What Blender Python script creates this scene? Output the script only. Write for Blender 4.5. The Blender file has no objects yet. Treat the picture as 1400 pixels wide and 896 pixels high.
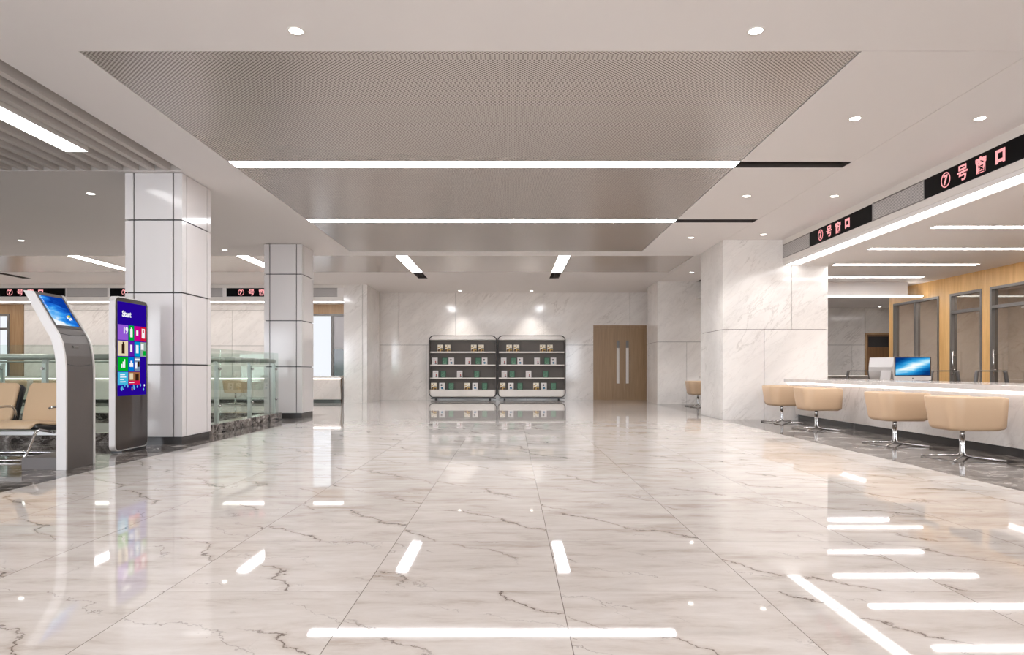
import bpy, bmesh, math, random
from mathutils import Vector, Matrix
PI = math.pi
random.seed(7)
SC = bpy.context.scene
COL = SC.collection

# ------------------------------------------------------------------ camera, world, exposure
cam_d = bpy.data.cameras.new('camera'); cam = bpy.data.objects.new('camera', cam_d); COL.objects.link(cam)
cam.location = (0, 0, 1.0); cam.rotation_euler = (PI/2, 0, 0)
cam_d.sensor_width = 36; cam_d.lens = 921/1400*36; cam_d.shift_x = 0.0007; cam_d.shift_y = 59/1400
cam_d.clip_start = .05; cam_d.clip_end = 200
SC.camera = cam
W = bpy.data.worlds.new('world'); SC.world = W; W.use_nodes = True
W.node_tree.nodes['Background'].inputs[0].default_value = (1, .97, .94, 1)
W.node_tree.nodes['Background'].inputs[1].default_value = .35
SC.view_settings.view_transform = 'Standard'; SC.view_settings.look = 'None'
SC.view_settings.gamma = 1; SC.view_settings.use_curve_mapping = False
SC.view_settings.exposure = 0.08
try:
    SC.cycles.max_bounces = 10; SC.cycles.diffuse_bounces = 6; SC.cycles.glossy_bounces = 5
    SC.cycles.transparent_max_bounces = 16; SC.cycles.caustics_reflective = False; SC.cycles.caustics_refractive = False
    SC.cycles.sample_clamp_indirect = 4
except Exception: pass
STRIP = 32.0      # radiance of the linear lamps
SPOT = 150.0      # watts of each ceiling downlight
WIN = 13.0        # brightness of the daylit windows behind the camera

# ------------------------------------------------------------------ materials
def s2l(c):
    return tuple(((v/255)/12.92 if v/255 <= .04045 else ((v/255+.055)/1.055)**2.4) for v in c)
def pm(name, rgb, rough=.5, metal=0, spec=.5, coat=0, bump=None):
    m = bpy.data.materials.new(name); m.use_nodes = True
    nt = m.node_tree; b = nt.nodes['Principled BSDF']
    b.inputs['Base Color'].default_value = (*s2l(rgb), 1)
    b.inputs['Roughness'].default_value = rough; b.inputs['Metallic'].default_value = metal
    b.inputs['Specular IOR Level'].default_value = spec; b.inputs['Coat Weight'].default_value = coat
    # faint procedural variation so that no surface is perfectly flat
    tc = nt.nodes.new('ShaderNodeTexCoord'); n = nt.nodes.new('ShaderNodeTexNoise')
    n.inputs['Scale'].default_value = bump[0] if bump else 30; n.inputs['Detail'].default_value = 3
    nt.links.new(tc.outputs['Object'], n.inputs['Vector'])
    bm_ = nt.nodes.new('ShaderNodeBump'); bm_.inputs['Strength'].default_value = bump[1] if bump else .015
    bm_.inputs['Distance'].default_value = .01
    nt.links.new(n.outputs['Fac'], bm_.inputs['Height']); nt.links.new(bm_.outputs['Normal'], b.inputs['Normal'])
    return m
def em(name, rgb, st=1.0):
    m = bpy.data.materials.new(name); m.use_nodes = True; nt = m.node_tree
    nt.nodes.remove(nt.nodes['Principled BSDF'])
    e = nt.nodes.new('ShaderNodeEmission'); e.inputs[0].default_value = (*s2l(rgb), 1); e.inputs[1].default_value = st
    nt.links.new(e.outputs[0], nt.nodes['Material Output'].inputs[0]); return m
class N:
    """tiny node helper"""
    def __init__(s, m): s.nt = m.node_tree
    def new(s, t, **kw):
        n = s.nt.nodes.new(t)
        for k, v in kw.items(): setattr(n, k, v)
        return n
    def ln(s, a, b): s.nt.links.new(a, b)
    def math(s, op, a, b=None, c=None, clamp=False):
        n = s.new('ShaderNodeMath', operation=op, use_clamp=clamp)
        for i, v in enumerate((a, b, c)):
            if v is None: continue
            if isinstance(v, (int, float)): n.inputs[i].default_value = v
            else: s.ln(v, n.inputs[i])
        return n.outputs[0]
    def mapping(s, vec, rot=(0,0,0), scale=(1,1,1), loc=(0,0,0)):
        n = s.new('ShaderNodeMapping'); n.inputs['Rotation'].default_value = rot
        n.inputs['Scale'].default_value = scale; n.inputs['Location'].default_value = loc
        s.ln(vec, n.inputs['Vector']); return n.outputs[0]
    def noise(s, vec, scale, detail=4, dist=0, rough=.5):
        n = s.new('ShaderNodeTexNoise'); n.inputs['Scale'].default_value = scale; n.inputs['Detail'].default_value = detail
        n.inputs['Distortion'].default_value = dist; n.inputs['Roughness'].default_value = rough
        s.ln(vec, n.inputs['Vector']); return n.outputs['Fac']
    def ramp(s, fac, pts):
        n = s.new('ShaderNodeValToRGB'); el = n.color_ramp.elements
        el[0].position, el[0].color = pts[0][0], (*s2l(pts[0][1]), 1)
        el[1].position, el[1].color = pts[-1][0], (*s2l(pts[-1][1]), 1)
        for p, c in pts[1:-1]:
            e = el.new(p); e.color = (*s2l(c), 1)
        s.ln(fac, n.inputs[0]); return n.outputs[0]
    def mix(s, fac, a, b):
        n = s.new('ShaderNodeMix', data_type='RGBA')
        if isinstance(fac, (int, float)): n.inputs[0].default_value = fac
        else: s.ln(fac, n.inputs[0])
        for i, v in ((6, a), (7, b)):
            if isinstance(v, tuple): n.inputs[i].default_value = (*s2l(v), 1)
            else: s.ln(v, n.inputs[i])
        return n.outputs[2]
    def ridge(s, fac, w):     # 1 on the line where fac crosses .5
        d = s.math('ABSOLUTE', s.math('SUBTRACT', fac, .5))
        return s.math('SUBTRACT', 1.0, s.math('DIVIDE', d, w, clamp=True), clamp=True)
def base_of(m): return m.node_tree.nodes['Principled BSDF']

def marble_white(name, base=(228,223,218), vein=(186,179,172), rough=.09):
    m = pm(name, base, rough); n = N(m)
    tc = n.new('ShaderNodeTexCoord').outputs['Object']
    v = n.mapping(n.mapping(tc, rot=(0, .72, 0)), scale=(.42, .8, 1.5))
    f1 = n.noise(v, 1.15, 7, .55, .62); r1 = n.ridge(f1, .016)
    msk = n.math('MULTIPLY', n.math('SUBTRACT', n.noise(tc, .9, 3), .46, clamp=True), 7, clamp=True)
    r1 = n.math('MULTIPLY', r1, msk)
    f2 = n.noise(v, 3.1, 6, .7, .6); r2 = n.math('MULTIPLY', n.ridge(f2, .03), .3)
    cloud = n.ramp(n.noise(v, 1.6, 5), [(.35, tuple(c-7 for c in base)), (.65, tuple(min(255, c+5) for c in base))])
    fac = n.math('MULTIPLY', n.math('MAXIMUM', r1, r2), .55)
    n.ln(n.mix(fac, cloud, vein), base_of(m).inputs['Base Color']); return m

def floor_light():
    m = pm('floor marble', (205,196,188), .035, spec=.44); n = N(m)
    tc = n.new('ShaderNodeTexCoord').outputs['Object']
    sep = n.new('ShaderNodeSeparateXYZ'); n.ln(tc, sep.inputs[0])
    T = .8935
    ux = n.math('DIVIDE', n.math('SUBTRACT', sep.outputs[0], .2205), T)
    uy = n.math('DIVIDE', n.math('SUBTRACT', sep.outputs[1], 3.05), T)
    fx, fy = n.math('FRACT', ux), n.math('FRACT', uy)
    ix, iy = n.math('FLOOR', ux), n.math('FLOOR', uy)
    comb = n.new('ShaderNodeCombineXYZ'); n.ln(ix, comb.inputs[0]); n.ln(iy, comb.inputs[1])
    wn = n.new('ShaderNodeTexWhiteNoise', noise_dimensions='3D'); n.ln(comb.outputs[0], wn.inputs['Vector'])
    off = n.new('ShaderNodeVectorMath', operation='SCALE'); n.ln(wn.outputs['Color'], off.inputs[0]); off.inputs['Scale'].default_value = 7
    add = n.new('ShaderNodeVectorMath', operation='ADD'); n.ln(tc, add.inputs[0]); n.ln(off.outputs[0], add.inputs[1])
    p = add.outputs[0]
    v = n.mapping(n.mapping(p, rot=(0, 0, PI/4)), scale=(.5, 1.35, 1))
    # dark thread-like veins running from far left to near right
    sp = n.new('ShaderNodeSeparateXYZ'); n.ln(p, sp.inputs[0])
    def cracks(k1, k2, freq, amp, nsc, w, seed):
        """long wandering cracks: lines of (k1 x + k2 y) bent by noise, spaced 1/freq"""
        q = n.mapping(p, loc=(seed, seed*1.7, 0))
        u = n.math('ADD', n.math('MULTIPLY', sp.outputs[0], k1), n.math('MULTIPLY', sp.outputs[1], k2))
        u = n.math('ADD', u, n.math('MULTIPLY', n.math('SUBTRACT', n.noise(q, nsc, 9, 0, .62), .5), amp))
        return n.math('FRACT', n.math('MULTIPLY', u, freq))
    def msk(sc_, lo, seed):
        return n.math('MULTIPLY', n.math('SUBTRACT', n.noise(n.mapping(p, loc=(seed, 0, seed)), sc_, 3), lo, clamp=True), 9, clamp=True)
    c1 = cracks(.72, .70, 1.5, .7, 1.5, .01, 3.1); m1 = msk(1.5, .43, 9)
    r1 = n.math('MULTIPLY', n.ridge(c1, .0125), m1)
    halo = n.math('MULTIPLY', n.math('MULTIPLY', n.ridge(c1, .06), m1), .3)
    c2 = cracks(.45, .85, 2.6, .8, 1.9, .01, 7.7); r2 = n.math('MULTIPLY', n.math('MULTIPLY', n.ridge(c2, .016), msk(2.1, .49, 4)), .6)
    c3 = cracks(.9, .3, 1.9, 1.0, 2.4, .01, 1.3); r3 = n.math('MULTIPLY', n.math('MULTIPLY', n.ridge(c3, .007), msk(2.0, .56, 14)), .5)
    r2 = n.math('MAXIMUM', r2, r3)
    vx = n.mapping(p, scale=(.8, 2.6, 1))
    blot = n.ramp(n.noise(vx, 2.4, 8, .3, .68), [(.30, (184,172,162)), (.46, (208,200,193)), (.68, (222,216,211))])
    blot = n.mix(halo, blot, (150,128,108))
    c = n.mix(n.math('MULTIPLY', n.math('MAXIMUM', r1, r2), .9), blot, (66,46,34))
    g = .0018/T
    def line(f): return n.math('LESS_THAN', n.math('MINIMUM', f, n.math('SUBTRACT', 1.0, f)), g)
    joint = n.math('MAXIMUM', line(fx), n.math('MULTIPLY', line(fy), .55))
    c = n.mix(n.math('MULTIPLY', joint, .8), c, (96,84,76))
    n.ln(c, base_of(m).inputs['Base Color'])
    base_of(m).inputs['Roughness'].default_value = .03
    for l in list(base_of(m).inputs['Normal'].links): n.nt.links.remove(l)
    return m
def marble_dark(name='dark marble', tile=True):
    m = pm(name, (70,64,60), .07, spec=.3); n = N(m)
    tc = n.new('ShaderNodeTexCoord').outputs['Object']
    v = n.mapping(tc, scale=(1, 1.3, 2.2))
    a = n.noise(v, 2.8, 10, .9, .72)
    c = n.ramp(a, [(.40, (40,36,34)), (.47, (82,75,70)), (.52, (132,124,118)), (.555, (96,88,83)), (.63, (205,198,192))])
    r = n.ridge(n.noise(v, 1.9, 9, .8, .7), .014)
    n.ln(n.mix(n.math('MULTIPLY', r, .6), c, (205,198,192)), base_of(m).inputs['Base Color'])
    for l in list(base_of(m).inputs['Normal'].links): n.nt.links.remove(l)
    return m
def wood(name, a, b, rough=.4, sc=(16, 16, .7)):
    m = pm(name, a, rough); n = N(m)
    tc = n.new('ShaderNodeTexCoord').outputs['Object']
    f = n.noise(n.mapping(tc, scale=sc), 2.2, 6, .3, .6)
    g = n.noise(n.mapping(tc, scale=(2.2, 2.2, .05)), 1.3, 2)
    f = n.math('ADD', n.math('MULTIPLY', f, .65), n.math('MULTIPLY', g, .35))
    n.ln(n.ramp(f, [(.36, b), (.62, a)]), base_of(m).inputs['Base Color']); return m
def perforated():
    m = pm('perforated metal', (176,165,156), .27, metal=.55); n = N(m)
    tc = n.new('ShaderNodeTexCoord').outputs['Object']
    sep = n.new('ShaderNodeSeparateXYZ'); n.ln(tc, sep.inputs[0])
    P = .040
    def cell(x, o):
        return n.math('SUBTRACT', n.math('FRACT', n.math('ADD', n.math('DIVIDE', x, P), o)), .5)
    def hole(o):
        x = cell(sep.outputs[0], o); y = cell(sep.outputs[1], o)
        r = n.math('ADD', n.math('MULTIPLY', x, x), n.math('MULTIPLY', y, y))
        return n.math('LESS_THAN', r, .062)
    h = n.math('MAXIMUM', hole(0.0), hole(.5))
    n.ln(n.mix(h, (206,197,190), (86,76,70)), base_of(m).inputs['Base Color'])
    n.ln(n.math('MULTIPLY', n.math('SUBTRACT', 1.0, h), .4), base_of(m).inputs['Metallic'])
    for l in list(base_of(m).inputs['Normal'].links): n.nt.links.remove(l)
    return m
def glass(name, tint=(232,246,240), refl=1.0, dens=1.0):
    m = bpy.data.materials.new(name); m.use_nodes = True; nt = m.node_tree
    nt.nodes.remove(nt.nodes['Principled BSDF']); n = N(m)
    t = n.new('ShaderNodeBsdfTransparent'); t.inputs[0].default_value = (*s2l(tint), 1)
    g = n.new('ShaderNodeBsdfGlossy'); g.inputs['Roughness'].default_value = .01; g.inputs[0].default_value = (.95, 1, .98, 1)
    fr = n.new('ShaderNodeFresnel'); fr.inputs[0].default_value = 1.45
    mx = n.new('ShaderNodeMixShader'); ge = n.new('ShaderNodeNewGeometry')
    n.ln(n.math('MULTIPLY', n.math('MULTIPLY', fr.outputs[0], refl), n.math('SUBTRACT', 1.0, ge.outputs['Backfacing'])), mx.inputs[0])
    n.ln(t.outputs[0], mx.inputs[1]); n.ln(g.outputs[0], mx.inputs[2])
    n.ln(mx.outputs[0], nt.nodes['Material Output'].inputs[0]); return m
def screen_pic(name, kind):
    m = em(name, (30,120,220), 1.0); n = N(m); e = [x for x in m.node_tree.nodes if x.type == 'EMISSION'][0]
    g = n.new('ShaderNodeTexCoord').outputs['Generated']
    sep = n.new('ShaderNodeSeparateXYZ'); n.ln(g, sep.inputs[0])
    if kind == 'nebula':
        u, w = sep.outputs[0], sep.outputs[2]
        d = n.math('ABSOLUTE', n.math('SUBTRACT', n.math('SUBTRACT', w, .5), n.math('MULTIPLY', n.math('SUBTRACT', u, .5), .62)))
        nz = n.noise(n.mapping(g, rot=(0, -.5, 0), scale=(1, 1, 4)), 2.2, 5, .4)
        d = n.math('ADD', d, n.math('MULTIPLY', n.math('SUBTRACT', nz, .5), .35))
        e_ = n.math('ADD', d, n.math('MULTIPLY', n.math('ABSOLUTE', n.math('SUBTRACT', u, .5)), .28))
        c = n.ramp(e_, [(.06, (250,255,255)), (.17, (175,228,250)), (.30, (60,170,228)), (.48, (14,110,180)), (.7, (8,56,120))])
    else:
        u, w = sep.outputs[1], sep.outputs[2]
        wv = n.noise(n.mapping(g, rot=(.6, 0, 0), scale=(1, 1.2, 3.2)), 1.6, 3, .8)
        corner = n.math('MULTIPLY', n.math('SUBTRACT', n.math('SUBTRACT', 1.0, u), n.math('MULTIPLY', w, 1.1)), .55)
        f = n.math('ADD', wv, corner)
        c = n.ramp(f, [(.25, (10,60,160)), (.45, (30,110,215)), (.6, (60,160,240)), (.78, (150,205,250)), (.92, (245,250,255))])
    n.ln(c, e.inputs[0]); e.inputs[1].default_value = .95
    return m

MARB = marble_white('polished white marble')
MARBR = marble_white('wall marble', (230,224,218), (180,170,162))
MARBT = marble_white('counter marble', (222,216,211), (180,170,164), .12)
COLM = pm('white column panels', (208,203,201), .10, spec=.35)
JOINT = pm('black joint', (28,26,26), .5)
GREYJ = pm('grey joint', (84,76,70), .7)
FL = floor_light(); DM = marble_dark()
PLINTH = pm('dark skirting', (58,55,54), .25)
CEIL = pm('ceiling paint', (230,225,222), .7)
WHITE = pm('white paint', (224,218,212), .5)
DARK = pm('dark recess', (70,64,60), .7)
SLAT = pm('grey slat metal', (190,183,177), .6)
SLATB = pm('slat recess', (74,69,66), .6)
PERF = perforated()
METP = pm('brushed ceiling metal', (196,187,180), .24, metal=.55)
LAMP = em('lamp diffuser', (250,251,255), STRIP)
LEDW = em('warm led strip', (255,246,242), 3.2)
DISC = em('downlight lens', (255,250,240), 14)
DAY = em('daylit window', (236,242,250), WIN)
PANE = em('backlit frosted pane', (240,244,250), 1.0)
OAK = wood('light oak', (222,180,120), (200,154,94))
OAKB = wood('brown oak', (166,134,98), (142,110,76))
DOORW = wood('door veneer', (160,131,98), (138,110,79), sc=(10, 10, .5))
FRAME = pm('grey metal frame', (112,108,105), .35, metal=.3)
STEEL = pm('polished steel', (205,203,202), .16, metal=1)
SATIN = pm('satin steel', (190,188,186), .3, metal=.8)
TAN = pm('tan leather', (196,167,137), .42, bump=(220, .05))
TAN2 = pm('beige leather pad', (198,170,138), .3, bump=(120, .03))
BLK = pm('black plastic', (24,24,26), .35)
GREYK = pm('charcoal kiosk metal', (88,82,78), .42, metal=.2)
POSTM = pm('pale steel post', (208,208,206), .35, metal=.35)
SLVR = pm('silver kiosk trim', (205,200,197), .35, metal=.15)
BEZ = pm('black glass bezel', (48,45,44), .12)
GRILL = pm('grille grey', (142,136,132), .4, metal=.3)
SIGNB = pm('black sign glass', (4,4,5), .5, spec=.08)
RED = em('red led characters', (255,168,170), 1.15)
REDG = em('red led glow', (140,14,18), .45)
GLASS = glass('clear green glass', (244,249,246), 1.0)
GLASSW = glass('partition glass', (226,222,218), 1.0)
SHELFW = pm('white shelf', (226,220,214), .4)
SHELFB = pm('grey back panel', (98,92,87), .6)
TUBE = pm('dark tube', (60,56,54), .3, metal=.5)
NEB = screen_pic('nebula wallpaper', 'nebula')
SWIRL = screen_pic('blue swirl wallpaper', 'swirl')
CHIN = pm('computer aluminium', (186,182,180), .5)
OUTG = pm('grey armchair frame', (96,93,91), .4, metal=.4)
MESHB = pm('grey mesh seat', (74,72,72), .8)

# ------------------------------------------------------------------ mesh building
class MB:
    def __init__(s): s.v = []; s.f = []; s.m = []; s.sm = []
    def add(s, vs, fs, mi=0, smooth=False):
        o = len(s.v); s.v += [Vector(p) for p in vs]
        for f in fs: s.f.append([i+o for i in f]); s.m.append(mi); s.sm.append(smooth)
        return s
    def box(s, x0, y0, z0, x1, y1, z1, mi=0):
        vs = [(x, y, z) for x in (x0, x1) for y in (y0, y1) for z in (z0, z1)]
        return s.add(vs, [(0,1,3,2), (4,6,7,5), (0,4,5,1), (2,3,7,6), (0,2,6,4), (1,5,7,3)], mi)
    def prism(s, pts, axis, a, b, mi=0, smooth=False):
        """closed polygon of (p,q) extruded along axis; x:(y,z) y:(x,z) z:(x,y)"""
        def P(p, t): return {'x': (t, p[0], p[1]), 'y': (p[0], t, p[1]), 'z': (p[0], p[1], t)}[axis]
        n = len(pts); vs = [P(p, a) for p in pts] + [P(p, b) for p in pts]
        s.add(vs, [(i, (i+1) % n, n+(i+1) % n, n+i) for i in range(n)], mi, smooth)
        return s.add([P(p, a) for p in pts] + [P(p, b) for p in pts], [tuple(range(n))[::-1], tuple(range(n, 2*n))], mi)
    def strip(s, pts, th, axis, a, b, mi=0, smooth=True):
        """open curve of given thickness extruded"""
        P = [Vector(p) for p in pts]; out = []
        for i, p in enumerate(P):
            d = (P[min(i+1, len(P)-1)] - P[max(i-1, 0)]).normalized(); out.append((p, Vector((-d.y, d.x))))
        poly = [tuple(p) for p, n_ in out] + [tuple(p + n_*th) for p, n_ in reversed(out)]
        return s.prism(poly, axis, a, b, mi, False)
    def cyl(s, p0, p1, r, seg=16, mi=0, r1=None):
        return s.tube([p0, p1], [r, r if r1 is None else r1], seg, mi)
    def tube(s, path, r, seg=10, mi=0, cap=True, flat=None):
        P = [Vector(p) for p in path]; n = len(P); rs = r if isinstance(r, (list, tuple)) else [r]*n
        vs = []; up = None
        for i, p in enumerate(P):
            d = (P[min(i+1, n-1)] - P[max(i-1, 0)]).normalized()
            if up is None: up = Vector((0, 0, 1)) if abs(d.z) < .9 else Vector((1, 0, 0))
            a = d.cross(up).normalized(); b = a.cross(d).normalized(); up = b
            for k in range(seg):
                t = 2*PI*k/seg; vs.append(p + a*math.cos(t)*rs[i] + b*math.sin(t)*rs[i]*(flat or 1))
        fs = [(i*seg+k, i*seg+(k+1) % seg, (i+1)*seg+(k+1) % seg, (i+1)*seg+k) for i in range(n-1) for k in range(seg)]
        s.add(vs, fs, mi, True)
        if cap:
            s.add(vs[:seg], [tuple(range(seg))[::-1]], mi); s.add(vs[-seg:], [tuple(range(seg))], mi)
        return s
    def disc(s, c, r, z, seg=24, mi=0, up=-1):
        vs = [(c[0]+r*math.cos(2*PI*k/seg), c[1]+r*math.sin(2*PI*k/seg), z) for k in range(seg)]
        return s.add(vs, [tuple(range(seg))[::up]], mi)
    def xf(s, M):
        s.v = [M @ p for p in s.v]; return s
    def build(s, name, mats, parent=None, bevel=0, seg=2, local=False, weld=False):
        me = bpy.data.meshes.new(name); o = bpy.data.objects.new(name, me); COL.objects.link(o)
        off = Vector((0, 0, 0))
        if parent is not None and not local:
            q = parent
            while q is not None: off += q.location; q = q.parent
        me.from_pydata([tuple(p - off) for p in s.v], [], s.f)
        for m in (mats if isinstance(mats, (list, tuple)) else [mats]): me.materials.append(m)
        me.polygons.foreach_set('material_index', s.m); me.polygons.foreach_set('use_smooth', s.sm)
        b = bmesh.new(); b.from_mesh(me)
        if weld or any(s.sm): bmesh.ops.remove_doubles(b, verts=b.verts, dist=1e-5)
        bmesh.ops.recalc_face_normals(b, faces=b.faces); b.to_mesh(me); b.free()
        me.update()
        if parent is not None: o.parent = parent
        if bevel:
            md = o.modifiers.new('bevel', 'BEVEL'); md.width = bevel; md.segments = seg; md.limit_method = 'ANGLE'; md.angle_limit = .7
            md.harden_normals = False
        return o
def tag(o, label=None, cat=None, group=None, kind=None):
    if label: o['label'] = label
    if cat: o['category'] = cat
    if group: o['group'] = group
    if kind: o['kind'] = kind
    return o
def thing(name, label, cat, loc=(0,0,0), rz=0, group=None):
    o = bpy.data.objects.new(name, None); COL.objects.link(o); o.location = loc; o.rotation_euler = (0, 0, rz)
    o.empty_display_size = .1
    return tag(o, label, cat, group)
def struct(o): o['kind'] = 'structure'; return o
def dup(root, loc, rz=0, label=None, group=None):
    r = root.copy(); COL.objects.link(r); r.location = loc; r.rotation_euler = (0, 0, rz)
    if label: r['label'] = label
    if group: r['group'] = group
    for ch in list(root.children):
        c = ch.copy(); COL.objects.link(c); c.parent = r
        for g in list(ch.children):
            d = g.copy(); COL.objects.link(d); d.parent = c
    return r
def slab(x0, x1, y0, y1, z0, z1, holes):
    m = MB(); ys = sorted({y0, y1} | {min(max(h[k], y0), y1) for h in holes for k in (2, 3)})
    for a, b in zip(ys, ys[1:]):
        if b-a < 1e-6: continue
        mid = (a+b)/2; cuts = sorted((max(h[0], x0), min(h[1], x1)) for h in holes if h[2] < mid < h[3] and h[1] > x0 and h[0] < x1)
        x = x0
        for c0, c1 in cuts:
            if c0 > x: m.box(x, a, z0, c0, b, z1)
            x = max(x, c1)
        if x < x1: m.box(x, a, z0, x1, b, z1)
    return m
def panel_wall(m, axis, p, q0, q1, z0, z1, rows, inward, th=.03, gap=.010, back=1):
    """marble slabs with real joints. rows = [(za, zb, [q joints])]; axis 'y': wall faces -/+y at y=p, 'x' same for x"""
    for za, zb, js in rows:
        qs = [q0] + list(js) + [q1]
        for a, b in zip(qs, qs[1:]):
            ga = gap/2 if a != q0 else 0; gb = gap/2 if b != q1 else 0
            zz0 = za + (gap/2 if za > z0 else 0); zz1 = zb - (gap/2 if zb < z1 else 0)
            if axis == 'y': m.box(a+ga, min(p, p-inward*th), zz0, b-gb, max(p, p-inward*th), zz1)
            else: m.box(min(p, p-inward*th), a+ga, zz0, max(p, p-inward*th), b-gb, zz1)
    return m

H = 3.67         # main ceiling
HB = 3.15        # ceiling over the service booths
X0, X1, Y0, Y1 = -17.0, 16.0, -7.0, 23.1

# ------------------------------------------------------------------ floor
VOID = (-17.0, -4.95, 9.38, 14.3)
EDL, EDR = -4.19, 4.235
m = MB(); m.box(EDL, Y0, -.12, EDR, Y1+.2, 0); m.box(X0, 15.4, -.12, EDL, Y1+.2, 0); m.box(EDR, 20.2, -.12, 5.9, Y1+.2, 0)
struct(m.build('floor', FL))
m = MB(); m.box(EDR, Y0, -.12, X1, 20.2, 0); m.box(5.9, 20.2, -.12, X1, Y1+.2, 0)
m.box(X0, Y0, -.12, EDL, VOID[2], 0); m.box(VOID[1], VOID[2], -.12, EDL, VOID[3], 0); m.box(X0, VOID[3], -.12, EDL, 15.4, 0)
struct(m.build('floor', DM))
# opening to the lower storey
m = MB(); m.box(X0, 8.4, -4.3, VOID[1]+2.0, 15.3, -4.2); struct(m.build('floor', FL))
m = MB()
m.box(VOID[1], VOID[2]-.1, -4.2, VOID[1]+.1, VOID[3]+.1, -.12); m.box(X0, VOID[2]-.1, -4.2, VOID[1], VOID[2], -.12); m.box(X0, VOID[3], -4.2, VOID[1], VOID[3]+.1, -.12)
m.box(X0-.1, VOID[2], -4.2, X0, VOID[3], -.12)
struct(m.build('wall_lower', WHITE))
m = MB(); m.box(X0, 9.20, 0, -5.2, 9.38, .145); m.box(-4.95, 9.93, 0, -4.70, 13.80, .145); m.box(X0, 14.3, 0, -5.2, 14.46, .1)
struct(m.build('trim_1', marble_dark('dark kerb marble'), bevel=.006))

# ------------------------------------------------------------------ ceiling
SX = [(-14.15), (-10.33), (-6.40), (-2.69), (1.10)]
holes = [(-3.62, 2.93, 5.63, 15.1), (2.93, 4.355, 8.60, 8.86), (2.93, 4.355, 11.88, 12.14), (X0, 4.27, 15.66, 18.3),
         (-9.6, -4.38, -1.0, 9.0), (4.36, 4.366, 5.63, 20.0), (2.93, 5.55, 5.624, 5.63), (-3.6, 4.36, 20.0, 20.006)]
holes += [(x, x+.27, 18.3, 19.5) for x in SX]
struct(slab(X0, 5.55, Y0, Y1, H, H+.06, holes).build('ceiling', CEIL))
struct(MB().box(X0-.1, Y0-.1, H+.3, X1+.1, Y1+.3, H+.4).build('ceiling', DARK))  # unseen dark cover added above the ceiling to stop light leaks
for a, b in ((5.635, 8.60), (8.86, 11.88), (12.14, 15.095)): struct(MB().box(-3.615, a, H+.004, 2.915, b, H+.03).build('ceiling_panel', PERF))
xs = [X0] + [v for x in SX for v in (x, x+.27)] + [4.265]
for a, b in zip(xs[::2], xs[1::2]): struct(MB().box(a, 15.665, H+.003, b, 18.295, H+.03).build('ceiling_panel', METP))
def diffuser_slot(x0, x1, y0, y1, label):
    t = thing('air_slot', label, 'air vent', ((x0+x1)/2, (y0+y1)/2, H), 0, 'air slots at the ends of the light strips')
    m = MB(); m.box(x0, y0, H+.12, x1, y1, H+.13); e = .004; h0 = H+.0015; h1 = H+.12
    m.box(x0, y0, h0, x0+e, y1, h1); m.box(x1-e, y0, h0, x1, y1, h1); m.box(x0+e, y0, h0, x1-e, y0+e, h1); m.box(x0+e, y1-e, h0, x1-e, y1, h1)
    m.build('duct', DARK, t)
    m = MB()
    if x1-x0 > y1-y0: m.box(x0+.004, (y0+y1)/2-.01, H+.05, x1-.004, (y0+y1)/2+.01, H+.118)
    else: m.box((x0+x1)/2-.01, y0+.004, H+.05, (x0+x1)/2+.01, y1-.004, H+.118)
    m.build('vane', SLATB, t)
diffuser_slot(2.93, 4.355, 8.60, 8.86, 'dark air slot at the right end of the nearer long light strip')
diffuser_slot(2.93, 4.355, 11.88, 12.14, 'dark air slot at the right end of the farther long light strip')
for x, w in zip(SX, ('leftmost short strip light on the far left', 'second short strip light from the left', 'strip light left of the second column', 'strip light above the book racks, left one', 'strip light above the door, right one')):
    diffuser_slot(x, x+.27, 18.3, 19.5, 'short dark air slot behind the ' + w)
def strip_light(x0, x1, y0, y1, z, label, group, mat=LAMP, depth=.05):
    t = thing('strip_light', label, 'ceiling light', ((x0+x1)/2, (y0+y1)/2, z), 0, group)
    MB().box(x0+.004, y0+.004, z+.004, x1-.004, y1-.004, z+.012).build('diffuser', mat, t)
    m = MB(); m.box(x0, y0, z+.013, x1, y1, z+.013+depth); m.box(x0, y0, z+.001, x0+.003, y1, z+.013); m.box(x1-.003, y0, z+.001, x1, y1, z+.013)
    m.box(x0+.003, y0, z+.001, x1-.003, y0+.003, z+.013); m.box(x0+.003, y1-.003, z+.001, x1-.003, y1, z+.013)
    m.build('housing', WHITE, t); return t
strip_light(-3.61, 2.925, 8.60, 8.86, H, 'nearer of the two long white light strips crossing the metal ceiling', 'long ceiling light strips')
strip_light(-3.61, 2.925, 11.88, 12.14, H, 'farther of the two long white light strips crossing the metal ceiling', 'long ceiling light strips')
for x, w in zip(SX, ('farthest left of the short ceiling strip lights', 'short ceiling strip light seen left of the big near column', 'short ceiling strip light seen just left of the second column', 'short ceiling strip light above the left book rack', 'short ceiling strip light between the right book rack and the door')):
    strip_light(x, x+.27, 15.67, 18.29, H, w, 'short ceiling strips at the far end')
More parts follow.
